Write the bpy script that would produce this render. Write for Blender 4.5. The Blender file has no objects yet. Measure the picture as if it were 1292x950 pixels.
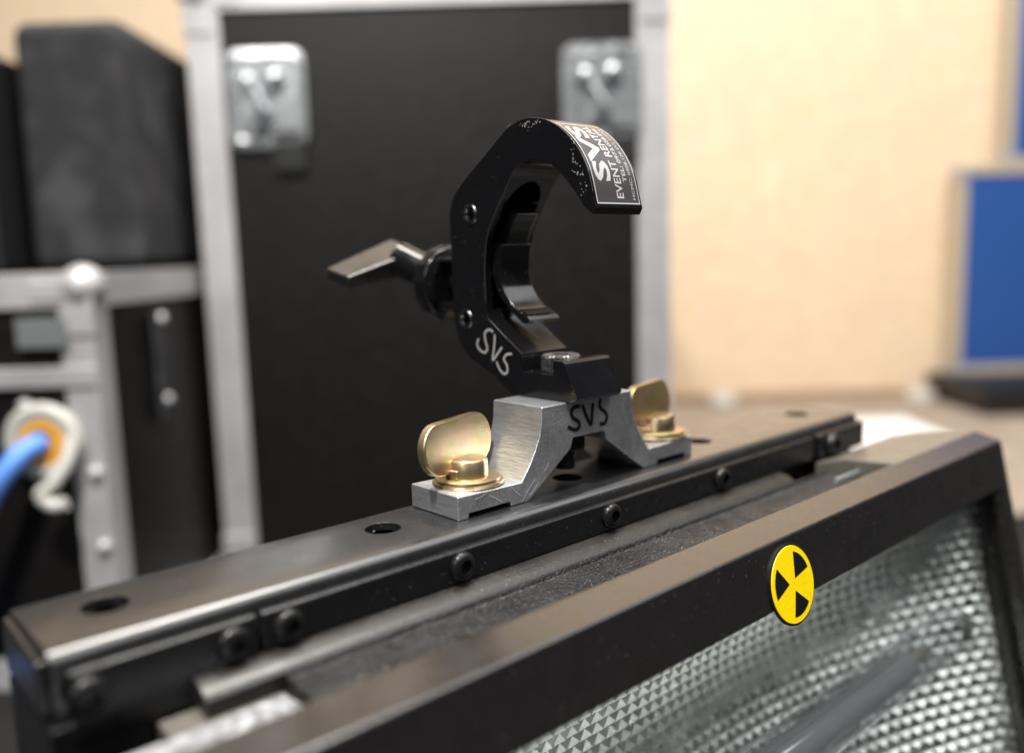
import bpy, bmesh, math, random
from mathutils import Vector, Matrix
random.seed(7)
S = 0.001                                     # all dimensions below are millimetres
R_ = math.radians
scene = bpy.context.scene
col = scene.collection

# ------------------------------------------------------------------ camera
CAM = Vector((-63.89, -234.20, 87.78))
ROW = ((0.74113533, -0.67068227, -0.030062), (-0.11547079, -0.08323404, -0.98981745), (0.66135083, 0.73705997, -0.1391319))
cd = bpy.data.cameras.new('camera'); cam = bpy.data.objects.new('camera', cd); col.objects.link(cam)
cx, cy, cz = (Vector(r) for r in ROW)
m = Matrix((cx, -cy, -cz)).transposed().to_4x4(); m.translation = CAM * S
cam.matrix_world = m
cd.sensor_width = 36; cd.lens = 1088.6 / 1292 * 36
cd.clip_start = 0.01; cd.clip_end = 60
cd.dof.use_dof = True; cd.dof.focus_distance = 0.306; cd.dof.aperture_fstop = 3.5
scene.camera = cam
# ------------------------------------------------------------------ world and lamps
w = bpy.data.worlds.new('World'); scene.world = w; w.use_nodes = True
w.node_tree.nodes['Background'].inputs[0].default_value = (0.92, 0.96, 1.0, 1)
w.node_tree.nodes['Background'].inputs[1].default_value = 0.035
def area(name, loc, target, size, power, colr, sy=None):
    l = bpy.data.lights.new(name, 'AREA'); l.size = size; l.energy = power; l.color = colr
    if sy: l.shape = 'RECTANGLE'; l.size_y = sy
    o = bpy.data.objects.new(name, l); col.objects.link(o); o.location = Vector(loc) * S
    o.rotation_euler = (Vector(target) - Vector(loc)).to_track_quat('-Z', 'Y').to_euler(); return o
EF = Vector((0.66784640, 0.74429912, 0)); ER = Vector((EF.y, -EF.x, 0))
def bgp(r, f, z): 
    p = CAM + ER * r + EF * f; return Vector((p.x, p.y, z))
area('spot_lamp', Vector((173, 0, 30)) + Vector((-.37, -.13, .92)) * 1500, (173, 0, 30), 0.10, 42, (1, .97, .92))
area('edge_fill', (-1300, -500, 1150), (173, 0, 60), 0.5, 9, (1, .97, .93))  # unseen light at front left, added for highlights on the clamp's edges
area('overhead_light', bgp(300, 750, 2300), bgp(500, 1800, -100), 1.5, 84, (1, .95, .87), 0.4)
area('overhead_light', (700, -1000, 1900), (300, -200, 0), 3.0, 46, (.97, .98, 1), 1.9)  # added above the camera side so the reflector facets catch highlights
scene.view_settings.view_transform = 'Standard'; scene.view_settings.look = 'None'
scene.view_settings.exposure = 0; scene.view_settings.gamma = 1
scene.render.engine = 'CYCLES'

# ------------------------------------------------------------------ materials
MATS = {}
def mat(name, base=(.5, .5, .5), rough=.5, metal=0, spec=.5, coat=0, bump=0, bscale=600, rvar=0, cvar=None, cscale=200, stretch=(1, 1, 1), specks=0, emit=None, crough=.18, cior=1.5):
    M = bpy.data.materials.new(name); M.use_nodes = True; nt = M.node_tree; N = nt.nodes; L = nt.links
    b = N['Principled BSDF']; b.inputs['Base Color'].default_value = (*base, 1); b.inputs['Roughness'].default_value = rough
    b.inputs['Metallic'].default_value = metal; b.inputs['Specular IOR Level'].default_value = spec
    b.inputs['Coat Weight'].default_value = coat; b.inputs['Coat Roughness'].default_value = crough; b.inputs['Coat IOR'].default_value = cior
    tc = N.new('ShaderNodeTexCoord'); mp = N.new('ShaderNodeMapping'); mp.inputs['Scale'].default_value = stretch
    L.new(tc.outputs['Object'], mp.inputs[0])
    def noise(sc, det=4):
        n = N.new('ShaderNodeTexNoise'); n.inputs['Scale'].default_value = sc; n.inputs['Detail'].default_value = det
        L.new(mp.outputs[0], n.inputs['Vector']); return n
    out = None
    if cvar:
        n = noise(cscale, 5); r = N.new('ShaderNodeValToRGB'); cr = r.color_ramp
        cols = [base] + list(cvar)
        while len(cr.elements) < len(cols): cr.elements.new(.5)
        for i, c in enumerate(cols):
            cr.elements[i].position = .32 + .36 * i / (len(cols) - 1); cr.elements[i].color = (*c, 1)
        L.new(n.outputs['Fac'], r.inputs[0]); out = r.outputs[0]
    if specks:
        n = noise(2200, 2); r = N.new('ShaderNodeValToRGB'); r.color_ramp.elements[0].position = 1 - specks; r.color_ramp.elements[1].position = 1 - specks + .05
        L.new(n.outputs['Fac'], r.inputs[0])
        mx = N.new('ShaderNodeMixRGB'); mx.inputs[1].default_value = (*base, 1); mx.inputs[2].default_value = (.42, .40, .37, 1)
        if out: L.new(out, mx.inputs[1])
        L.new(r.outputs[0], mx.inputs[0]); out = mx.outputs[0]
    if out: L.new(out, b.inputs['Base Color'])
    if rvar:
        n = noise(90, 6); mr = N.new('ShaderNodeMapRange'); mr.inputs[1].default_value = .3; mr.inputs[2].default_value = .7
        mr.inputs[3].default_value = max(.03, rough - rvar); mr.inputs[4].default_value = min(1, rough + rvar)
        L.new(n.outputs['Fac'], mr.inputs[0]); L.new(mr.outputs[0], b.inputs['Roughness'])
    if bump:
        n = noise(bscale, 3); bp = N.new('ShaderNodeBump'); bp.inputs['Strength'].default_value = bump; bp.inputs['Distance'].default_value = .0004
        L.new(n.outputs['Fac'], bp.inputs['Height']); L.new(bp.outputs[0], b.inputs['Normal'])
    if emit: b.inputs['Emission Color'].default_value = (*emit, 1); b.inputs['Emission Strength'].default_value = 1
    MATS[name] = M; return M
mat('clamp_black', (.005, .005, .006), .17, 0, .6, .15, .10, 900, .07, specks=.26)
mat('bar_black', (.011, .011, .012), .36, 0, .5, .8, .10, 1500, .09, specks=.29, crough=.2, cior=1.75)
mat('bezel_black', (.010, .009, .009), .30, 0, .5, .8, .10, 1500, .08, specks=.27, crough=.2, cior=1.7)
mat('lip_black', (.014, .012, .010), .40, 0, .5, .2, .3, 900, .1, specks=.3)
mat('strip_black', (.006, .006, .007), .28, 0, .4, 0, .2, 1500, .06, specks=.25)
mat('screw_black', (.02, .02, .02), .26, .6, .6, 0, .1, 1500, .05)
mat('foam', (.007, .007, .008), .42, 0, .5, 0, 1.6, 900, .15, specks=.33)
mat('aluminium', (.50, .51, .53), .36, .82, .5, 0, .45, 1800, .12, cvar=[(.66, .67, .70)], cscale=700, stretch=(1, .14, 1))
mat('zinc_gold', (.42, .33, .16), .34, .95, .5, 0, .10, 600, .08, cvar=[(.52, .43, .22), (.60, .42, .29), (.46, .44, .20)], cscale=55)
mat('pin_steel', (.20, .20, .21), .25, 1)
mat('near_black', (.004, .004, .004), .6)
mat('nut_black', (.05, .045, .045), .38, .5, .5, 0, .5, 1200, .1, specks=.4)
mat('silver_ink', (.40, .39, .38), .5, .2)
mat('worn_edge', (.16, .155, .15), .35, .5)  # pale tone of the painted edge highlights
mat('pale_scratch', (.72, .72, .74), .4, .5)
mat('dust', (.30, .27, .23), .9)
mat('black_ink', (.006, .006, .008), .35)
mat('sticker_dark', (.055, .050, .055), .34, 0, .5, .2, .08, 900)
mat('sticker_print', (.46, .455, .45), .5)
mat('badge_yellow', (.95, .66, .0), .42, 0, .4, .1, .2, 900, .1, cvar=[(.95, .71, .0)], cscale=300)
mat('reflector_metal', (.88, .88, .85), .33, 1, rvar=.12, cvar=[(.96, .96, .94), (.90, .90, .88)], cscale=40, bump=.5, bscale=900)
mat('label_silver', (.40, .40, .41), .45, .1, .5, 0, .3, 400, cvar=[(.14, .14, .15), (.48, .48, .5)], cscale=180)
mat('worn_panel', (.10, .092, .078), .42, 0, .6, .2, .3, 900, .1, specks=.3)
mat('tube_core', (.60, .60, .61), .14, .15, .8)
mat('ceramic', (.55, .50, .42), .4)
mat('case_laminate', (.007, .006, .0055), .45, 0, .3, 0, .6, 500, .08)
mat('case_profile', (.42, .415, .42), .45, .3, .5, 0, .2, 60, .1, cvar=[(.54, .53, .54)], cscale=12)
mat('chrome', (.52, .54, .56), .22, .7, rvar=.08)
mat('grey_fabric', (.055, .055, .060), .9, 0, .3, 0, .8, 300, cvar=[(.022, .022, .025), (.045, .043, .045)], cscale=16)
mat('black_plastic', (.006, .006, .007), .5)
mat('blue_laminate', (.022, .080, .29), .45, 0, .4, .1, .3, 300)
mat('blue_cable', (.10, .26, .72), .45)
mat('white_plastic', (.50, .49, .45), .4)
mat('orange_plastic', (.85, .42, .05), .45)
mat('tan_profile', (.55, .47, .36), .5, .3)
mat('wall_paint', (.69, .535, .35), .85, 0, .3, 0, .5, 30, cvar=[(.74, .59, .42), (.70, .53, .38), (.76, .62, .44)], cscale=14)
mat('skirting_wood', (.34, .22, .14), .6)
mat('floor_concrete', (.36, .30, .24), .75, 0, .3, 0, .5, 40, cvar=[(.28, .23, .19), (.42, .36, .30)], cscale=7)
mat('blocker_black', (.012, .012, .012), .85, 0, .2, 0, .5, 300)
mat('paper_white', (.86, .86, .87), .7)
def glassy(name, tint, refl=1.0, opac=0.0):
    M = bpy.data.materials.new(name); M.use_nodes = True; nt = M.node_tree; N = nt.nodes; L = nt.links
    for n in list(N): N.remove(n)
    o = N.new('ShaderNodeOutputMaterial'); t = N.new('ShaderNodeBsdfTransparent'); t.inputs[0].default_value = (*tint, 1)
    g = N.new('ShaderNodeBsdfGlossy'); g.inputs['Roughness'].default_value = .06; g.inputs[0].default_value = (.95, .97, 1, 1)
    lw = N.new('ShaderNodeLayerWeight'); f = N.new('ShaderNodeMath'); f.operation = 'POWER'; f.inputs[1].default_value = 4; L.new(lw.outputs['Facing'], f.inputs[0])
    ml = N.new('ShaderNodeMath'); ml.operation = 'MULTIPLY_ADD'; ml.inputs[1].default_value = refl; ml.inputs[2].default_value = opac; ml.use_clamp = True
    x = N.new('ShaderNodeMixShader'); L.new(f.outputs[0], ml.inputs[0]); L.new(ml.outputs[0], x.inputs[0]); L.new(t.outputs[0], x.inputs[1]); L.new(g.outputs[0], x.inputs[2]); L.new(x.outputs[0], o.inputs[0])
    MATS[name] = M
glassy('pane_glass', (.98, .99, .98), .5, .015)
glassy('tube_glass', (.88, .90, .91), .9, .24)

# ------------------------------------------------------------------ mesh helpers
def link(name, bm, mt, parent=None, smooth=35, bevel=0, seg=2):
    me = bpy.data.meshes.new(name); bmesh.ops.recalc_face_normals(bm, faces=bm.faces); bm.to_mesh(me); bm.free()
    me.materials.append(MATS[mt])
    o = bpy.data.objects.new(name, me); col.objects.link(o)
    if smooth:
        me.polygons.foreach_set('use_smooth', [True] * len(me.polygons)); me.set_sharp_from_angle(angle=R_(smooth))
    if bevel:
        b = o.modifiers.new('bevel', 'BEVEL'); b.width = bevel * S; b.segments = seg; b.limit_method = 'ANGLE'; b.angle_limit = R_(30); b.harden_normals = True
    if parent:
        o.parent = parent; o.matrix_parent_inverse = Matrix.Translation(-parent.location)
    return o
def thing(name, loc, label, cat, group=None):
    o = bpy.data.objects.new(name, None); col.objects.link(o); o.location = Vector(loc) * S; o.empty_display_size = .01
    o['label'] = label; o['category'] = cat
    if group: o['group'] = group
    return o
def tag(o, label=None, cat=None, group=None, kind=None):
    for k, v in (('label', label), ('category', cat), ('group', group), ('kind', kind)):
        if v: o[k] = v
    return o
def box(bm, a, b, M=None):
    r = bmesh.ops.create_cube(bm, size=1)['verts']
    c = [(a[i] + b[i]) / 2 for i in range(3)]; d = [abs(b[i] - a[i]) for i in range(3)]
    for v in r:
        p = Vector((c[0] + v.co.x * d[0], c[1] + v.co.y * d[1], c[2] + v.co.z * d[2]))
        v.co = (M @ p if M else p) * S
    return r
def prism(bm, pts, x0, x1, f=lambda x, u, v: (x, u, v)):
    A = [bm.verts.new(Vector(f(x0, u, v)) * S) for u, v in pts]; B = [bm.verts.new(Vector(f(x1, u, v)) * S) for u, v in pts]
    bm.faces.new(A); bm.faces.new(list(reversed(B))); n = len(pts)
    for i in range(n): bm.faces.new((A[i], B[i], B[(i + 1) % n], A[(i + 1) % n]))
def lathe(bm, prof, o, ax, n=32, n_first=None):
    ax = Vector(ax).normalized(); t = ax.orthogonal().normalized(); u = ax.cross(t); o = Vector(o); rings = []
    for r, h in prof:
        if r <= 1e-6: rings.append([bm.verts.new((o + ax * h) * S)])
        else: rings.append([bm.verts.new((o + ax * h + (t * math.cos(6.28318531 * k / n) + u * math.sin(6.28318531 * k / n)) * r) * S) for k in range(n)])
    for a, b in zip(rings, rings[1:]):
        for k in range(n):
            q = (a[k % len(a)], a[(k + 1) % len(a)], b[(k + 1) % len(b)], b[k % len(b)])
            q = list(dict.fromkeys(q))
            if len(q) > 2: bm.faces.new(q)
def tube(bm, pts, r, n=8, flat=None, cap=True):
    P = [Vector(p) for p in pts]; rings = []
    for i, p in enumerate(P):
        d = (P[min(i + 1, len(P) - 1)] - P[max(i - 1, 0)]).normalized()
        t = flat.normalized() if flat else Vector((.12, .2, 1)).cross(d).normalized()
        t = (t - d * t.dot(d)).normalized(); u = d.cross(t)
        ru = r; rt = r * .12 if flat else r
        rings.append([bm.verts.new((p + t * math.cos(6.2831853 * k / n) * rt + u * math.sin(6.2831853 * k / n) * ru) * S) for k in range(n)])
    for a, b in zip(rings, rings[1:]):
        for k in range(n): bm.faces.new((a[k], a[(k + 1) % n], b[(k + 1) % n], b[k]))
    if cap: bm.faces.new(rings[0]); bm.faces.new(list(reversed(rings[-1])))
def catmull(P, k=6):
    out = []
    for i in range(len(P) - 1):
        p0, p1, p2, p3 = (Vector(P[max(i - 1, 0)]), Vector(P[i]), Vector(P[i + 1]), Vector(P[min(i + 2, len(P) - 1)]))
        for j in range(k):
            t = j / k
            out.append(.5 * ((2 * p1) + (p2 - p0) * t + (2 * p0 - 5 * p1 + 4 * p2 - p3) * t * t + (3 * p1 - p0 - 3 * p2 + p3) * t ** 3))
    out.append(Vector(P[-1])); return out
def cut(o, cutters):
    for bm in cutters:
        me = bpy.data.meshes.new('cutter'); bmesh.ops.recalc_face_normals(bm, faces=bm.faces); bm.to_mesh(me); bm.free()
        c = bpy.data.objects.new('cutter', me); col.objects.link(c)
        md = o.modifiers.new('cut', 'BOOLEAN'); md.object = c; md.operation = 'DIFFERENCE'; md.solver = 'EXACT'
        o.modifiers.move(len(o.modifiers) - 1, 0)
        bpy.context.view_layer.update()
        dg = bpy.context.evaluated_depsgraph_get()
        bev = [(x, x.show_viewport) for x in o.modifiers if x.type == 'BEVEL']
        for x, _ in bev: x.show_viewport = False
        dg = bpy.context.evaluated_depsgraph_get()
        new = bpy.data.meshes.new_from_object(o.evaluated_get(dg))
        o.modifiers.remove(md); o.data = new
        for x, s in bev: x.show_viewport = s
        bpy.data.objects.remove(c)
    o.data.polygons.foreach_set('use_smooth', [True] * len(o.data.polygons)); o.data.set_sharp_from_angle(angle=R_(35))
def screw_bm(o, ax, r=4.7, h=2.6):
    bm = bmesh.new()
    prof = [(r, 0), (r, h * .35), (r * .93, h * .65), (r * .78, h * .88), (r * .55, h), (r * .50, h), (r * .47, h * .2), (0, h * .15)]
    lathe(bm, prof, o, ax, 24); return bm

# ------------------------------------------------------------------ the floor and the wall
FZ = -300
BG = Matrix(((ER.x, EF.x, 0, CAM.x), (ER.y, EF.y, 0, CAM.y), (0, 0, 1, 0), (0, 0, 0, 1)))     # (right, forward, height) -> world, mm
bm = bmesh.new(); box(bm, (-1500, 100, FZ - 40), (1750, 2170, FZ), BG); fl = link('floor', bm, 'floor_concrete', smooth=0); tag(fl, kind='structure')
bm = bmesh.new(); box(bm, (-1490, 105, FZ), (1740, 1180, FZ + 4), BG); mt_ = link('floor_blocker', bm, 'blocker_black', smooth=0); tag(mt_, kind='structure')  # dark sheet added on unseen near floor, keeps lit concrete out of bezel reflections
bm = bmesh.new(); box(bm, (-3500, 2187, FZ + .5), (3500, 2280, 3000), BG); wl = link('back_wall', bm, 'wall_paint', smooth=0); tag(wl, kind='structure')
bm = bmesh.new(); box(bm, (-3500, 2170, FZ + 1), (3500, 2186.5, FZ + 22), BG); link('skirting_board', bm, 'skirting_wood', wl, 0, 2)

# ------------------------------------------------------------------ strobe light fixture
fx = thing('strobe_light', (180, -20, FZ), 'black stage strobe light with ribbed mirror reflector, lamp tube and drilled mounting bar', 'stage light')
# mounting bar: inverted U channel with rounded bends and five holes
X0, X1 = -19, 370
def upro(t):
    P = []
    ro = 4.0 - t
    def arc(cy_, cz_, a0, a1, r): return [(cy_ + r * math.cos(R_(a)), cz_ + r * math.sin(R_(a))) for a in [a0 + (a1 - a0) * k / 6 for k in range(7)]]
    P += [(18 - t, -17)] + arc(14, -4, 0, 90, ro) + arc(-18, -4, 90, 180, ro) + [(-22 + t, -17)]
    return P
pro = upro(0) + list(reversed(upro(2.6)))
bm = bmesh.new(); prism(bm, pro, X0, X1)
bar = link('mounting_bar', bm, 'bar_black', fx, 35, .35, 1)
cs = []
for k in range(5):
    c = bmesh.new(); lathe(c, [(0, -8), (6, -8), (6, 6), (0, 6)], (87 * k, 0, 0), (0, 0, 1), 40); cs.append(c)
cut(bar, cs)
bm = bmesh.new(); prism(bm, [(15.2, -1.5), (-18, -2.8), (-19.3, -16), (15.2, -16)], X0 - 2.2, X0 - .02)
link('bar_end', bm, 'bar_black', fx, 35, .8)
bm = bmesh.new(); prism(bm, [(15.2, -2.8), (-19.2, -2.8), (-19.2, -16), (15.2, -16)], X1 - 4, X1 - 1.5)
link('bar_end', bm, 'bar_black', fx, 35, .4)
# front strips with rounded top edges
def strip(x0, x1, z1=-15.6, z0=-4.6, y0=-22.1, y1=-25):
    bm = bmesh.new(); r = 1.3
    pr = [(y0, z1), (y0, z0)] + [(y1 + r - r * math.sin(R_(a)), z0 - r + r * math.cos(R_(a))) for a in (0, 30, 60, 90)] + [(y1, z1)]
    prism(bm, pr, x0, x1); return link('cover_strip', bm, 'strip_black', fx, 50, .5)
strip(-16, 30.0, -22); strip(31.6, 321)
bm = bmesh.new(); box(bm, (323, -27, -16), (369, -22.1, -3.8)); link('end_block', bm, 'strip_black', fx, 35, 1.2)
for x, z in ((-12.5, -11), (23.2, -10.4), (39.0, -10.4), (99.7, -10), (171.4, -9.8), (243, -9.8)):
    link('screw', screw_bm((x, -25, z), (0, -1, 0)), 'screw_black', fx, 40)
link('screw', screw_bm((334, -27, -10), (0, -1, 0), 5.5, 4), 'screw_black', fx, 40)
# side arms carrying the bar
bm = bmesh.new(); box(bm, (-21, -24.5, FZ + 8), (2, 16, -17.2)); link('side_arm', bm, 'strip_black', fx, 35, 1)
bm = bmesh.new(); box(bm, (345, -20, FZ + 8), (369, 14, -17.2)); link('side_arm', bm, 'strip_black', fx, 35, 1)
# housing
bm = bmesh.new(); prism(bm, [(60, -30), (-64, -30), (-64, -32.5), (57, -32.5), (57, FZ + 10), (-104, FZ + 10), (-104, FZ + 7), (60, FZ + 7)], 3, 344)
link('housing', bm, 'bezel_black', fx, 35, 1)
for x in (20, 330):
    for y in (-90, 45):
        bm = bmesh.new(); box(bm, (x - 12, y - 12, FZ + 4), (x + 12, y + 12, FZ + 7.2)); link('foot', bm, 'black_plastic', fx, 0)
# lip below the bar, rough foam strip, worn end panels
bm = bmesh.new(); prism(bm, [(-22.5, -30), (-22.5, -15.8), (-25.5, -15.9), (-29, -16.9), (-31.6, -18.3), (-32.8, -19.6), (-32.8, -30)], 12, 290)
link('top_lip', bm, 'lip_black', fx, 50, .3)
bm = bmesh.new(); prism(bm, [(-33, -30), (-33, -18.8), (-34.2, -18.6), (-35, -20.2), (-64, -21.5), (-64, -30)], 33, 318)
link('foam_gasket', bm, 'foam', fx, 40, .25)
bm = bmesh.new(); prism(bm, [(-25.6, -30), (-25.6, -23.5), (-40, -25), (-66, -24), (-66, -30)], 2.2, 32.9)
link('end_panel', bm, 'worn_panel', fx, 40, .6)
bm = bmesh.new(); prism(bm, [(-39, -24.85), (-39, -21.2), (-60, -19.6), (-62, -24.85)], -16, 30)
link('silver_label', bm, 'label_silver', fx, 40, 1.2)
bm = bmesh.new(); prism(bm, [(-25, -30), (-25, -17.5), (-40, -13.2), (-66, -11.6), (-66, -30)], 322, 405)
link('end_panel', bm, 'worn_panel', fx, 40, 1)
bm = bmesh.new(); box(bm, (300, -48, -20.5), (325, -46.5, -17.3)); link('trim_wire', bm, 'chrome', fx, 0, .4)
bm = bmesh.new(); box(bm, (291.5, -33, -28), (321, -27, -22)); link('shaded_gap', bm, 'near_black', fx, 0, 1)  # near-black block painted in for the dark shade past the lip's end
# front bezel in its own frame: x, s (down the tilted front), n (inwards)
TH = R_(12); DS = Vector((0, -math.sin(TH), -math.cos(TH))); DN = Vector((0, math.cos(TH), -math.sin(TH))); OB = Vector((0, -79.3, -13.4))
def fb(x, s, n): return OB + DS * s + DN * n + Vector((x, 0, 0))
BX0, BX1, BS1 = -46, 410, 205
ox0, ox1, os0, os1 = -22, 400, 22.6, 183
bm = bmesh.new()
def ring_quads(n, rect): return [bm.verts.new(fb(x, s, n) * S) for x, s in ((rect[0], rect[2]), (rect[1], rect[2]), (rect[1], rect[3]), (rect[0], rect[3]))]
o0 = ring_quads(0, (BX0, BX1, 0, BS1)); i0 = ring_quads(0, (ox0, ox1, os0, os1)); i1 = ring_quads(24, (ox0, ox1, os0, os1))
T = Vector((0, -66.3, -10.1))                       # top back edge
o1 = [bm.verts.new(Vector((BX0, T.y, T.z)) * S), bm.verts.new(Vector((BX1, T.y, T.z)) * S), bm.verts.new(fb(BX1, BS1, 24) * S), bm.verts.new(fb(BX0, BS1, 24) * S)]
ob = [bm.verts.new(fb(BX0, 14, 24) * S), bm.verts.new(fb(BX1, 14, 24) * S)]
for k in range(4):
    j = (k + 1) % 4
    bm.faces.new((o0[k], o0[j], i0[j], i0[k])); bm.faces.new((i0[k], i0[j], i1[j], i1[k]))
bm.faces.new((o0[0], o1[0], o1[1], o0[1])); bm.faces.new((o1[0], ob[0], ob[1], o1[1]))
bm.faces.new((o0[1], o1[1], ob[1], o1[2], o0[2])); bm.faces.new((o0[2], o1[2], o1[3], o0[3])); bm.faces.new((o0[3], o1[3], ob[0], o1[0], o0[0]))
bm.faces.new((ob[0], ob[1], i1[1], i1[0])); bm.faces.new((ob[1], o1[2], i1[2], i1[1])); bm.faces.new((o1[2], o1[3], i1[3], i1[2])); bm.faces.new((o1[3], ob[0], i1[0], i1[3]))
bez = link('front_bezel', bm, 'bezel_black', fx, 30, .9, 3)
# the inner channel that holds the pane on the right
bm = bmesh.new()
def fbox(bm, a, b):
    vs = box(bm, a, b)
    for v in vs: p = v.co / S; v.co = fb(p.x, p.y, p.z) * S
fbox(bm, (ox1 - 5, os0 + .4, 6.5), (ox1 - .3, os1 - .4, 9.5)); link('pane_channel', bm, 'screw_black', bez, 0, .5)
bm = bmesh.new(); fbox(bm, (ox0 + .4, os0 + .4, 10), (ox1 - .4, os1 - .4, 11.2)); link('front_pane', bm, 'pane_glass', fx, 0)
# reflector bowl covered in pressed pyramids
def depth(x, s):
    a = max(0., min(1., (s - os0 + 4) / (os1 - os0 + 8))); g = 1 - abs(2 * a - 1) ** 2.4
    e = max(0., min(1., (ox1 + 2 - x) / 190)); e2 = max(0., min(1., (x - ox0 + 2) / 190))
    h = (1 - (1 - e) ** 2.6) * (1 - (1 - e2) ** 2.6)
    return 14 + 62 * g * h
bm = bmesh.new(); px_, ps_ = 6.6, 5.8
nx = int((ox1 - ox0 + 6) / px_); ns = int((os1 - os0 + 8) / ps_)
def rp(x, s, up=0):
    x = max(ox0 + .6, min(ox1 - .6, x)); e = .5; d = depth(x, s); gx = (depth(x + e, s) - depth(x - e, s)) / (2 * e); gs = (depth(x, s + e) - depth(x, s - e)) / (2 * e)
    nrm = Vector((gx, gs, -1)).normalized(); q = Vector((x, s, d)) + nrm * up
    return fb(q.x, q.y, q.z) * S
for j in range(ns):
    s0 = os0 - 4 + j * ps_; off = (j % 2) * px_ / 2
    for i in range(-1, nx + 2):
        x0 = ox0 - 3 + i * px_ + off
        jx, js = random.uniform(-.45, .45), random.uniform(-.45, .45)
        c = bm.verts.new(rp(x0 + px_ / 2 + jx, s0 + ps_ * .5 + js, 1.75))
        q = [bm.verts.new(rp(a, b)) for a, b in ((x0, s0), (x0 + px_, s0), (x0 + px_, s0 + ps_), (x0, s0 + ps_))]
        for k in range(4): bm.faces.new((q[k], q[(k + 1) % 4], c))
link('reflector', bm, 'reflector_metal', fx, 0)
# xenon lamp tube across the reflector
LS, LN = 92, 30
def tubeB(x0, x1, r, mt, nm, par):
    bm = bmesh.new(); lathe(bm, [(0, 0), (r * .8, 0), (r, 1.5), (r, x1 - x0 - 1.5), (r * .8, x1 - x0), (0, x1 - x0)], fb(x0, LS, LN), (1, 0, 0), 40); return link(nm, bm, mt, par, 40)
lt = tubeB(-10, 386, 11, 'tube_glass', 'lamp_tube', fx)
tubeB(-8, 330, 7.2, 'tube_core', 'lamp_core', lt)
tubeB(332, 352, 3.0, 'ceramic', 'electrode', lt); tubeB(386.2, 399, 8, 'ceramic', 'lamp_holder', fx)
# round yellow and black trefoil sticker on the bezel
BC = (200.5, 16.3)
badge = bmesh.new(); lathe(badge, [(0, .05), (14.2, .05), (14.2, .6), (13.9, .8), (0, .8)], fb(BC[0], BC[1], 0), -DN, 64)
bd = link('warning_badge', badge, 'black_ink', fx, 40)
bm = bmesh.new(); lathe(bm, [(13.4, .82), (13.3, 1.0), (0, 1.0)], fb(BC[0], BC[1], 0), -DN, 64); link('badge_face', bm, 'badge_yellow', bd, 40)
for a0 in (46, 166, 286):
    bm = bmesh.new(); a1, a2 = a0 - 28, a0 + 28; 
    pts = [(2.4 * math.cos(R_(a0)), 2.4 * math.sin(R_(a0)))] + [(11.3 * math.cos(R_(a)), 11.3 * math.sin(R_(a))) for a in range(a1, a2 + 1, 4)]
    bm.faces.new([bm.verts.new(fb(BC[0] + u, BC[1] - v, -1.06) * S) for u, v in pts]); link('badge_blade', bm, 'black_ink', bd, 0)

# ------------------------------------------------------------------ omega bracket with two quarter-turn fasteners
bm = bmesh.new()
def fleck(x, y, z, r, U, W):
    k = random.randint(3, 6); a0 = random.random() * 6; o = Vector((x, y, z))
    bm.faces.new([bm.verts.new((o + U * r * random.uniform(.3, 1.4) * math.cos(a0 + 6.283 * q / k) + W * r * random.uniform(.3, 1.4) * math.sin(a0 + 6.283 * q / k)) * S) for q in range(k)])
for _ in range(260): fleck(random.uniform(-15, 365), random.uniform(-16, 13), .05, random.choice((.08, .1, .14, .2, .3)), Vector((1, 0, 0)), Vector((0, 1, 0)))
for _ in range(160): p = fb(random.uniform(-20, 405), random.uniform(1, 21), -.05); fleck(p.x, p.y, p.z, random.choice((.06, .08, .12, .18)), Vector((1, 0, 0)), DS)
for _ in range(120): fleck(random.uniform(-14, 318), -25.06, random.uniform(-15, -7), random.choice((.06, .1, .14, .2)), Vector((1, 0, 0)), Vector((0, 0, 1)))
link('dust_flecks', bm, 'dust', fx, 0)['kind'] = 'stuff'
XC, BW = 173.0, 13.4
br = thing('omega_bracket', (XC, 0, 0), 'scuffed bare aluminium omega bracket marked in black ink, under the black clamp', 'bracket')
half = [(64.7, 0), (64.7, 8.4), (35.6, 7.6), (31.4, 13), (28.4, 18), (26.2, 22.6), (25.2, 27), (24.8, 33.2)]
inner = [(8.9, 19.3), (10, 15.6), (32.4, 0), (41, 0), (41, 1.7), (60, 1.7), (60, 0)]
Lp = [(-x, z) for x, z in half] ; Rp = [(x, z) for x, z in reversed(half)]
pts = Lp + Rp + [(x, z) for x, z in reversed(inner)] + [(-x, z) for x, z in inner]
# outline order: left foot outer -> top -> right foot outer -> underside back to the left
bm = bmesh.new(); prism(bm, pts, -BW, BW, lambda y, u, v: (XC + u, y, v + .05))
brb = link('bracket_body', bm, 'aluminium', br, 25, .55, 2)
def stroke(px, r, mt, par, nm, nrm):
    bm = bmesh.new()
    for p in px: tube(bm, catmull(p, 5), r, 8, nrm)
    return link(nm, bm, mt, par, 60)
FY = -BW - .12
def pix(z, plane):                                   # pixel of the photograph -> point on a known plane (axis, value)
    d = cx * ((z[0] - 646) / 1088.6) + cy * ((z[1] - 475) / 1088.6) + cz
    k = (plane[1] - CAM[plane[0]]) / d[plane[0]]; return CAM + d * k
z7 = lambda L: [pix((580 + a / 4.318, 400 + b / 4.318), (1, FY)) for a, b in L]
stroke([z7([(655, 485), (625, 492), (608, 520), (618, 548), (648, 570), (652, 598), (632, 615), (590, 598)]), z7([(670, 478), (692, 540), (716, 585), (722, 530), (728, 468)]),
        z7([(772, 447), (764, 468), (768, 495), (795, 520), (803, 548), (790, 578), (764, 582)])], .75, 'black_ink', br, 'hand_lettering', Vector((0, 1, 0)))
z1 = lambda L: [pix((500 + a / 4.75, 480 + b / 4.75), (1, FY + .02)) for a, b in L]
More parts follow.
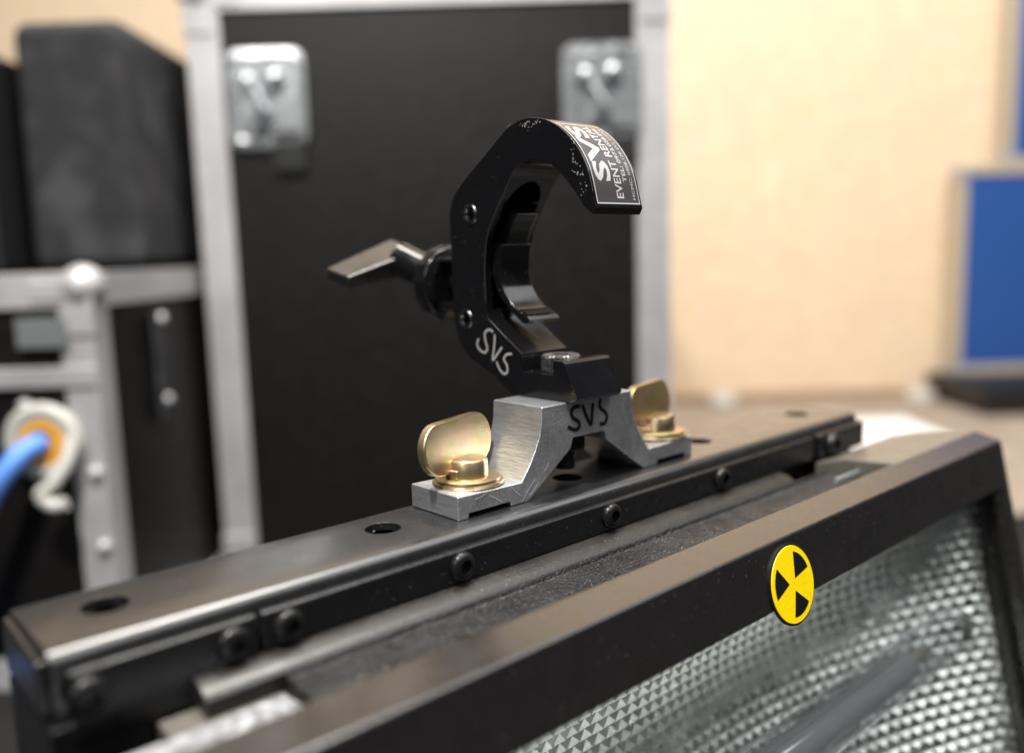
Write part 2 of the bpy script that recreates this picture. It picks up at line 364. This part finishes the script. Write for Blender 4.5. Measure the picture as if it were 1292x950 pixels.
stroke([z1(q) for q in ([(690, 638), (715, 665), (746, 690)], [(757, 722), (790, 660), (832, 590)], [(800, 690), (830, 650), (856, 610)], [(560, 688), (600, 708), (632, 727)], [(470, 715), (520, 690), (545, 668)], [(890, 540), (905, 520), (915, 490)])], .14, 'pale_scratch', br, 'scratches', Vector((0, 1, 0)))['kind'] = 'stuff'
# bolt head under the arch
bm = bmesh.new(); lathe(bm, [(0, 0), (8.5, 0), (9, .6), (9, 7), (0, 7)], (XC, 0, 12.2), (0, 0, 1), 6); lathe(bm, [(0, -8), (4, -8), (4, 0)], (XC, 0, 12.2), (0, 0, 1), 20)
link('hex_bolt', bm, 'screw_black', br, 30, .4)
def camlock(x, y, yaw, Ln):
    bm = bmesh.new(); lathe(bm, [(0, 0), (12.6, 0), (12.9, .5), (12.6, 1.1), (11.2, 1.3), (11.6, 1.4), (11.6, 2.2), (10.8, 2.6), (0, 2.6)], (x, y, 8.35), (0, 0, 1), 48)
    fa = link('quarter_turn_fastener', bm, 'zinc_gold', br, 40)
    bm = bmesh.new(); lathe(bm, [(0, 0), (7.4, 0), (7.2, 5.6), (6.5, 6.4), (0, 6.6)], (x, y, 10.9), (0, 0, 1), 36); link('hub', bm, 'zinc_gold', fa, 40)
    ca, sa = math.cos(R_(yaw)), math.sin(R_(yaw)); d = Vector((ca, sa, 0)); nn = Vector((-sa, ca, 0))
    c = Vector((x, y, 22.0)) + nn * 4.6
    bm = bmesh.new(); rr = 9.2; P = []
    hl = Ln / 2 - rr
    for k in range(13): a = -90 + 180 * k / 12; P.append((hl + rr * math.cos(R_(a)), rr * math.sin(R_(a))))
    for k in range(13): a = 90 + 180 * k / 12; P.append((-hl + rr * math.cos(R_(a)), rr * math.sin(R_(a))))
    prism(bm, P, -1.7, 1.7, lambda t, u, v: c + d * u + nn * (t + v * .10) + Vector((0, 0, v)))
    link('wing_plate', bm, 'zinc_gold', fa, 30, .7, 2)
    bm = bmesh.new(); q = c - nn * 1.0; box(bm, (-8, -4.5, 10.9), (8, 1.0, 14.2), Matrix.Translation(Vector((q.x, q.y, 0))) @ Matrix.Rotation(R_(yaw), 4, 'Z')); link('hinge_block', bm, 'zinc_gold', fa, 30, .8)
camlock(123.6, -.3, 17, 42); camlock(229.5, -1.5, 14, 40)

# ------------------------------------------------------------------ pipe clamp
CX0, CX1 = 160.5, 185.5
cl = thing('pipe_clamp', (XC, 0, 33.2), 'glossy black hook clamp with a lever handle bolted onto the bare metal bracket', 'clamp')
outer = [(-30.0, 103.2), (-29.2, 106), (-27.9, 111.4), (-26.1, 117.0), (-23.2, 122.2), (-18.9, 127.4), (-13.2, 132.0), (-7.0, 135.2), (-.9, 136.8), (5.2, 137.3), (9.8, 136.6), (15.0, 135.0)]
outer2 = [(43.2, 117.0), (47.6, 113.2), (50.4, 109.2), (51.4, 104.4)]
inn = [(-24.6, 103.6), (-22, 107), (-18.2, 111.2), (-13.2, 116.2), (-9.7, 118.9), (-6.1, 120.8), (-2.2, 121.9), (1.1, 122.3), (5.9, 121.8), (10.1, 120.0), (13.0, 117.4), (16.8, 112.6), (20.6, 107.7), (23.9, 103.1), (26.8, 98.4), (29.2, 92.4), (30.5, 82.8), (30.6, 71.5), (30.2, 65.6), (28.4, 62.2)]
def xy(v): return (v.x, v.y)
oc = [xy(v) for v in catmull([Vector((*p, 0)) for p in outer], 4)] + [xy(v) for v in catmull([Vector((*p, 0)) for p in outer2], 4)]
ic = [xy(v) for v in catmull([Vector((*p, 0)) for p in inn], 3)]
low = [(51.4, 67.8), (50.0, 57.0), (47.5, 51.5), (41.6, 46.4), (26.4, 40.0), (16.5, 33.5), (-17.8, 33.5), (-19.0, 35.0), (-13.4, 47.6), (-12.2, 48.4), (-7.2, 48.4), (-7.2, 42.8), (9.4, 42.8), (10.0, 50.0)]
prof = oc + low + [p for p in reversed(ic)] + [(-28.7, 100.9)]
bm = bmesh.new(); prism(bm, prof, CX0, CX1)
body = link('clamp_body', bm, 'clamp_black', cl, 28, .7, 3)
c1 = bmesh.new(); prism(c1, [(2, 66.5), (43, 66.5), (43, 107), (2, 107)], 164.2, 181.8)
c4 = bmesh.new(); lathe(c4, [(0, 2), (8.8, 2), (8.8, 43), (0, 43)], (XC, 0, 107), (0, 1, 0), 48)
c2 = bmesh.new(); lathe(c2, [(0, -3), (3.3, -3), (3.3, 6), (0, 6)], (CX0, 38.1, 104.4), (1, 0, 0), 28)
c3 = bmesh.new(); lathe(c3, [(0, -3), (3.3, -3), (3.3, 6), (0, 6)], (CX0, 43.2, 62.1), (1, 0, 0), 28)
cut(body, [c1, c4, c2, c3])
for y, z in ((38.1, 104.4), (43.2, 62.1)):
    bm = bmesh.new(); lathe(bm, [(2.3, 5.9), (2.3, .2), (2.6, -.5), (3.3, -.6), (3.9, -.45), (4.1, -.05), (3.28, -.05), (3.28, 5.9)], (CX0, y, z), (1, 0, 0), 32)
    link('roll_pin', bm, 'pin_steel', cl, 50)
# pivoting jaw in the slot
jf = [(17.5, 103.4), (20.9, 98.6), (24.0, 92), (25.9, 82), (24.2, 74.6), (19.4, 68.6), (13.8, 64.9), (10.6, 63.9)]
jb = [(9.2, 62.4), (10.2, 61.0), (14, 61.2), (20.5, 65.6), (27.8, 72.5), (31.0, 81), (30.0, 93), (26.0, 100), (20.5, 106)]
P = [xy(v) for v in catmull([Vector((*p, 0)) for p in jf], 5)] + jb
bm = bmesh.new(); prism(bm, P[15:], 164.9, 181.1) if False else prism(bm, [p for p in P if p[1] <= 93.2], 164.9, 181.1)
jw = link('pivot_jaw', bm, 'clamp_black', cl, 30, .5, 2)
bm = bmesh.new(); prism(bm, [p for p in P if p[1] >= 92.0], 167.4, 178.6); link('jaw_tongue', bm, 'clamp_black', jw, 30, .5, 2)
for k in range(3):
    bm = bmesh.new(); y = 12.0 + k * 1.9; z = 64.75 + k * .75 + (k * .12) ** 2
    tube(bm, [(165.4, y, z), (180.6, y, z)], .42, 8); link('grip_ridge', bm, 'screw_black', jw, 60)
# knurled bolt head in the slot of the base
bm = bmesh.new(); n = 28
lathe(bm, [(0, 0), (7.2, 0), (7.4, .5), (7.4, 5.6), (6.8, 6.3), (3.2, 6.3), (3.0, 4.8), (0, 4.8)], (XC, 1.0, 42.9), (0, 0, 1), 56)
for v in bm.verts:
    a = math.atan2(v.co.y / S - 1.0, v.co.x / S - XC); r = math.hypot(v.co.y / S - 1, v.co.x / S - XC)
    if r > 7.0: f = 1 + .05 * (1 if int(round(a / 6.2831853 * 56)) % 2 else -1); v.co.x = (XC + (v.co.x / S - XC) * f) * S; v.co.y = (1 + (v.co.y / S - 1) * f) * S
link('knurled_bolt', bm, 'nut_black', cl, 20)
# tightening screw: spindle, collar, flange, neck and lever
SZ = 77
bm = bmesh.new(); lathe(bm, [(0, 44), (5.2, 44), (5.2, 53), (6.8, 54), (6.8, 60), (5.0, 61), (5.0, 71), (0, 71)], (XC, 0, SZ), (0, 1, 0), 28); link('spindle', bm, 'screw_black', cl, 40)
bm = bmesh.new(); lathe(bm, [(0, 66), (12, 65.0), (16.2, 66.5), (17, 68.5), (17, 73.2), (15.8, 74.6), (7, 75.5), (0, 75.5)], (XC, 0, SZ - 1), (0, 1, 0), 14); fl_ = link('flange', bm, 'clamp_black', cl, 20, .6)
bm = bmesh.new(); box(bm, (XC - 9, 52.0, SZ - 11.5), (XC + 5, 66, SZ - 8.5)); link('guide_tab', bm, 'clamp_black', cl, 30, .8)
bm = bmesh.new(); box(bm, (XC - 9, 52.0, SZ + 8), (XC + 5, 66, SZ + 10.5)); link('guide_tab', bm, 'clamp_black', cl, 30, .8)
a, b = Vector((XC, 75, SZ)), Vector((166, 97, 87))
bm = bmesh.new(); tube(bm, [a, a.lerp(b, .25), a.lerp(b, .6), b], 8.4, 24); link('lever_neck', bm, 'clamp_black', cl, 40)
A_, B_, C_, D_ = Vector((173.2, 91, 91.6)), Vector((168.6, 107, 97.0)), Vector((133.2, 107, 84.4)), Vector((134.6, 91, 80.4))
nrm = (B_ - A_).cross(D_ - A_).normalized(); nrm = nrm if nrm.z > 0 else -nrm
bm = bmesh.new()
tp = [bm.verts.new(p * S) for p in (A_, B_, C_, D_)]; bt = [bm.verts.new((p - nrm * q) * S) for p, q in ((A_, 12.5), (B_, 12.5), (C_, 6.2), (D_, 6.2))]
bm.faces.new(tp); bm.faces.new(bt)
for k in range(4): bm.faces.new((tp[k], tp[(k + 1) % 4], bt[(k + 1) % 4], bt[k]))
link('lever', bm, 'bar_black', cl, 30, 1.0, 3)
# chipped paint along the hook's edge
bm = bmesh.new()
def chip(y, z, r):
    k = random.randint(4, 6); a0 = random.random() * 6
    bm.faces.new([bm.verts.new(Vector((CX0 - .04 - random.random() * .03, y + r * random.uniform(.4, 1.3) * math.cos(a0 + 6.283 * q / k), z + r * random.uniform(.4, 1.3) * math.sin(a0 + 6.283 * q / k))) * S) for q in range(k)])
for _ in range(34): t_ = random.random(); chip(-18.0 - 7.0 * t_ + random.gauss(0, 1.0), 124.5 - 15 * t_ + random.gauss(0, 1.4), random.uniform(.12, .42))
for _ in range(26): chip(random.gauss(2.5, 2.6), 136.0 - abs(random.gauss(0, 1.1)), random.uniform(.12, .4))
for _ in range(40): chip(random.uniform(5, 46), random.uniform(60, 125), random.uniform(.06, .16))
link('paint_chips', bm, 'silver_ink', cl, 0)['kind'] = 'stuff'
# pale strokes along the edges, painted in for bevel highlights
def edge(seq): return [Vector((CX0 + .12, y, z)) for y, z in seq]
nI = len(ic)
stroke([edge(ic[int(nI * .42):int(nI * .93)]), edge(oc[40:56]), edge(oc[6:34]), edge([(28.0, 62.0), (20, 56.7), (10.3, 50.1)]), edge([(-13.2, 47.5), (-18.8, 35.2)])], .15, 'worn_edge', cl, 'edge_glints', Vector((1, .2, 0)))['kind'] = 'stuff'  # worn_edge is the pale tone of these painted highlights
# silver hand lettering on the flat side
z5 = lambda L: [pix((550 + p / 4.75, 280 + q / 4.75), (0, CX0 - .1)) for p, q in L]
stroke([z5([(342, 660), (318, 646), (293, 668), (297, 715), (308, 760), (292, 784), (264, 768), (247, 735), (256, 700)]), z5([(352, 675), (350, 740), (340, 828), (366, 795), (396, 752)]),
        z5([(455, 792), (425, 795), (407, 822), (425, 860), (427, 900), (405, 910), (380, 880), (364, 838)])], .48, 'silver_ink', cl, 'hand_lettering', Vector((1, 0, 0)))
# printed sticker wrapped round the hook
arc = catmull([Vector((0, *p)) for p in outer[:10]], 10)
cum = [0]
for p, q in zip(arc, arc[1:]): cum.append(cum[-1] + (q - p).length)
def onarc(x, t, h):
    t = max(0, min(cum[-1] - 1e-4, t)); i = max(k for k in range(len(cum) - 1) if cum[k] <= t); u = (t - cum[i]) / (cum[i + 1] - cum[i])
    p = arc[i].lerp(arc[i + 1], u); d0 = arc[min(i + 2, len(arc) - 1)] - arc[max(i - 1, 0)]; d = d0.normalized(); nn = Vector((0, -d.z, d.y))
    return Vector((x, p.y, p.z)) + nn * h
def patch(x0, x1, t0, t1, h, n=30):
    bm = bmesh.new(); rows = [[bm.verts.new(onarc(x, t0 + (t1 - t0) * k / n, h) * S) for x in (x0, x1)] for k in range(n + 1)]
    for a_, b_ in zip(rows, rows[1:]): bm.faces.new((a_[0], a_[1], b_[1], b_[0]))
    return bm
st = link('sticker', patch(161.6, 184.6, 1.2, 38.5, .10), 'sticker_dark', cl, 60)
bm = patch(161.7, 162.1, 1.3, 38.4, .14)
for q in ((184.1, 184.5, 1.3, 38.4), (161.7, 184.5, 1.3, 1.75), (161.7, 184.5, 38.0, 38.4)):
    b2 = patch(*q, .14); me = bpy.data.meshes.new('tmp'); b2.to_mesh(me); b2.free(); bm.from_mesh(me); bpy.data.meshes.remove(me)
link('sticker_border', bm, 'sticker_print', st, 60)
def wrap_text(txt, xb, height, t0, length, bold=0.0):
    cu = bpy.data.curves.new('lettering', 'FONT'); cu.body = txt; cu.size = 1; cu.offset = bold; cu.resolution_u = 3
    o = bpy.data.objects.new('lettering', cu); col.objects.link(o); bpy.context.view_layer.update()
    me = bpy.data.meshes.new_from_object(o.evaluated_get(bpy.context.evaluated_depsgraph_get())); bpy.data.objects.remove(o)
    xs = [v.co.x for v in me.vertices]; ys = [v.co.y for v in me.vertices]; x0, x1, y0, y1 = min(xs), max(xs), min(ys), max(ys)
    b = bmesh.new(); b.from_mesh(me); bpy.data.meshes.remove(me)
    bmesh.ops.triangulate(b, faces=b.faces)
    for _ in range(2):
        bmesh.ops.subdivide_edges(b, edges=[e for e in b.edges if e.calc_length() > .12], cuts=1); bmesh.ops.triangulate(b, faces=b.faces)
    for v in b.verts:
        t = t0 + (v.co.x - x0) / (x1 - x0) * length; x = xb - (v.co.y - y0) / (y1 - y0) * height
        v.co = onarc(x, t, .15) * S
    link('lettering', b, 'sticker_print', st, 0)
wrap_text('SVS', 171.6, 8.2, 9.5, 26.5, .03)
wrap_text('EVENT RENTAL', 176.4, 3.7, 3.4, 33.5, .012)
wrap_text('TEL: 0973.028.898', 179.6, 2.0, 9.5, 26, .01)
wrap_text('HCMC: 0908.128 SVS EVENT', 182.6, 1.4, 3.0, 33)

# ------------------------------------------------------------------ flight cases and the things round them
def bbox(bm, a, b): return box(bm, a, b, BG)
def ball(bm, r, f, z, rad, sx=1):
    p = bgp(r, f, z); q = bmesh.ops.create_uvsphere(bm, u_segments=16, v_segments=10, radius=rad * S)['verts']
    for v in q: v.co += p * S
def case(name, r0, r1, f0, f1, z0, z1, label, cat, lam, prof, w=34, splits=(), group=None, rad=24):
    t = thing(name, bgp((r0 + r1) / 2, (f0 + f1) / 2, z0), label, cat, group)
    bm = bmesh.new(); bbox(bm, (r0 + 4, f0 + 4, z0 + 4), (r1 - 4, f1 - 4, z1 - 4)); link('panel', bm, lam, t, 0, 2)
    for r, s in ((r0, 1), (r1, -1)):
        for f, q in ((f0, 1), (f1, -1)):
            bm = bmesh.new(); bbox(bm, (r, f, z0 + 1), (r + s * w, f + q * 3, z1 - 1)); bbox(bm, (r, f + q * 3.02, z0 + 1), (r + s * 3, f + q * w, z1 - 1)); link('edge_profile', bm, prof, t, 0, .8)
    for z, k in ((z0, 1), (z1, -1)):
        for f, q in ((f0, 1), (f1, -1)):
            bm = bmesh.new(); bbox(bm, (r0 + w, f - q * .6, z), (r1 - w, f + q * 2.6, z + k * w)); bbox(bm, (r0 + w, f + q * 2.7, z), (r1 - w, f + q * w, z + k * 3)); link('edge_profile', bm, prof, t, 0, .8)
        for r, s in ((r0, 1), (r1, -1)):
            bm = bmesh.new(); bbox(bm, (r - s * .6, f0 + w, z), (r + s * 2.6, f1 - w, z + k * w)); link('edge_profile', bm, prof, t, 0, .8)
    for zz in splits:
        bm = bmesh.new(); bbox(bm, (r0 + 2, f0 - 3, zz - 9), (r1 - 2, f0 + 3.5, zz + 9)); link('lid_profile', bm, prof, t, 0, 1.5)
    for r, s in ((r0, 1), (r1, -1)):
        for f, q in ((f0, 1), (f1, -1)):
            for z, k in ((z0, 1), (z1, -1)):
                bm = bmesh.new(); ball(bm, r + s * rad * .55, f + q * rad * .55, z + k * rad * .62, rad)
                bbox(bm, (r - s * 2, f - q * 2.4, z + k * 6), (r + s * (w + 22), f + q * 1, z + k * (w - 6)))
                bbox(bm, (r - s * 1.9, f - q * 2.5, z + k * 8), (r + s * (w - 6), f + q * 1, z + k * (w + 24)))
                link('ball_corner', bm, 'case_profile', t, 45, 1)
    return t
def latch(t, r, f, z, wd, ht):
    bm = bmesh.new(); P = []
    for sx, sz, a0 in ((1, 1, 0), (-1, 1, 90), (-1, -1, 180), (1, -1, 270)):
        for k in range(6): a = R_(a0 + 18 * k); P.append((sx * (wd / 2 - 14) + 14 * math.cos(a), sz * (ht / 2 - 14) + 14 * math.sin(a)))
    rings = []
    for sc, dp in ((1, 0), (1, -2.5), (.86, -3.2), (.78, 1.2), (.0, 1.3)):
        if sc == 0: rings.append([bm.verts.new(bgp(r, f + 1.3, z) * S)])
        else: rings.append([bm.verts.new(bgp(r + u * sc, f + dp, z + v * sc) * S) for u, v in P])
    n = len(P)
    for a_, b_ in zip(rings, rings[1:]):
        for k in range(n):
            q = list(dict.fromkeys((a_[k], a_[(k + 1) % n], b_[(k + 1) % len(b_)], b_[k % len(b_)])))
            bm.faces.new(q)
    lt_ = link('butterfly_latch', bm, 'chrome', t, 40)
    bm = bmesh.new(); ball(bm, r - wd * .22, f - 5, z + ht * .18, 9); link('rivet', bm, 'chrome', lt_, 60)
    bm = bmesh.new(); ball(bm, r + wd * .12, f - 5, z + ht * .20, 10); link('rivet', bm, 'chrome', lt_, 60)
    bm = bmesh.new(); tube(bm, [bgp(r - 6, f - 9, z + ht * .1), bgp(r - 2, f - 13, z - ht * .12), bgp(r - 12, f - 8, z - ht * .32)], 8, 12); link('twist_wing', bm, 'chrome', lt_, 50)
    bm = bmesh.new(); bbox(bm, (r + 4, f - 3, z - ht * .5 - 26), (r + 40, f - .4, z - ht * .5 + 18)); link('latch_recess', bm, 'black_plastic', lt_, 0, 2)
big = case('flight_case', -350, 186, 1000, 1480, FZ + 4.2, 402, 'tall black flight case with silver edges and two latches, behind the clamp', 'flight case', 'case_laminate', 'case_profile', 38)
latch(big, -264, 998, 268, 88, 106); latch(big, 110, 998, 264, 88, 106)
lc = case('flight_case', -640, -362, 750, 1245, FZ + 4.2, 84, 'low black flight case with silver edges and a blue cable plugged into its front', 'flight case', 'case_laminate', 'case_profile', 30, (-6,), rad=19)
bm = bmesh.new(); bbox(bm, (-364, 872, -72), (-358.5, 905, 40)); link('side_handle', bm, 'grey_fabric', lc, 0, 3)
for zz in (34, -50): 
    bm = bmesh.new(); ball(bm, -359.5, 888, zz, 6); link('rivet', bm, 'case_profile', lc, 60)
bm = bmesh.new(); bbox(bm, (-428, 744.8, 20), (-384, 747.4, 46)); link('corner_plate', bm, 'chrome', lc, 0, 2)
for r, z in ((-428, -30), (-372, -92), (-371, -160)):
    bm = bmesh.new(); ball(bm, r, 748, z, 6); link('rivet', bm, 'case_profile', lc, 60)
# socket on the case's front
bm = bmesh.new(); lathe(bm, [(21, 0), (34, 0), (35, -4), (31, -9), (25, -10), (21, -8), (21, 0)], bgp(-413, 748, -62), EF, 40); sk = link('cable_socket', bm, 'white_plastic', lc, 40)
bm = bmesh.new(); lathe(bm, [(0, 0), (20.8, 0), (20.8, -7), (13, -8), (12, -3), (0, -3)], bgp(-413, 748, -62), EF, 40); link('socket_insert', bm, 'orange_plastic', sk, 40)
bm = bmesh.new(); tube(bm, catmull([bgp(-386, 741, -58), bgp(-388, 732, -78), bgp(-398, 724, -96), bgp(-408, 722, -104), bgp(-398, 722, -114), bgp(-388, 724, -112)], 5), 6, 12); link('retaining_clip', bm, 'white_plastic', sk, 60)
bm = bmesh.new(); tube(bm, catmull([bgp(-413, 742, -62), bgp(-420, 728, -66), bgp(-431, 716, -80), bgp(-447, 709, -106), bgp(-474, 704, -165), bgp(-500, 700, -230), bgp(-540, 690, FZ + 13.2), bgp(-640, 640, FZ + 13.2)], 6), 9, 14)
tag(link('power_cable', bm, 'blue_cable', None, 60), 'blue power cable hanging from the socket of the low flight case', 'cable')
bm = bmesh.new(); bbox(bm, (-492, 900, 84.4), (-376, 1238, 334)); tag(link('equipment_bag', bm, 'grey_fabric', None, 40, 16, 4), 'tall dark grey padded bag standing on the low flight case', 'bag')
bm = bmesh.new(); bbox(bm, (-620, 860, 84.4), (-500, 1060, 300)); tag(link('equipment_box', bm, 'black_plastic', None, 40, 6, 3), 'plain black box beside the tall grey bag', 'box')
case('flight_case', 1092, 1650, 2120, 2166, -238, 268, 'blue flight case with pale edges standing on a dark wheeled board', 'flight case', 'blue_laminate', 'tan_profile', 22, rad=9)
case('flight_case', 1204, 1650, 2122, 2166, 268.5, 800, 'blue flight case stacked on top of another blue flight case', 'flight case', 'blue_laminate', 'tan_profile', 18, rad=8)
bm = bmesh.new(); bbox(bm, (1050, 1890, FZ + 6), (1660, 2168, -238.3))
for r in (1090, 1620):
    for f in (1930, 2130): bbox(bm, (r - 20, f - 20, FZ), (r + 20, f + 20, FZ + 6.2))
tag(link('wheeled_board', bm, 'black_plastic', None, 0, 3), 'dark flat wheeled board beneath the stacked blue cases', 'dolly')
bm = bmesh.new(); bbox(bm, (590, 1600, FZ), (850, 1850, FZ + 12)); tag(link('paper_stack', bm, 'paper_white', None, 0, 1), 'bright white stack of paper lying on the floor by the wall', 'paper')
for r, near in ((520, 'on the black case side'), (1010, 'next to the wheeled board')):
    bm = bmesh.new(); lathe(bm, [(0, 0), (30, 0), (34, 4), (34, 24), (30, 30), (18, 30), (16, 22), (0, 22)], bgp(r, 2110, FZ), (0, 0, 1), 28)
    tag(link('castor_cup', bm, 'white_plastic', None, 40), 'pale round cup at the foot of the beige wall ' + near, 'cup', 'pale cups along the wall')
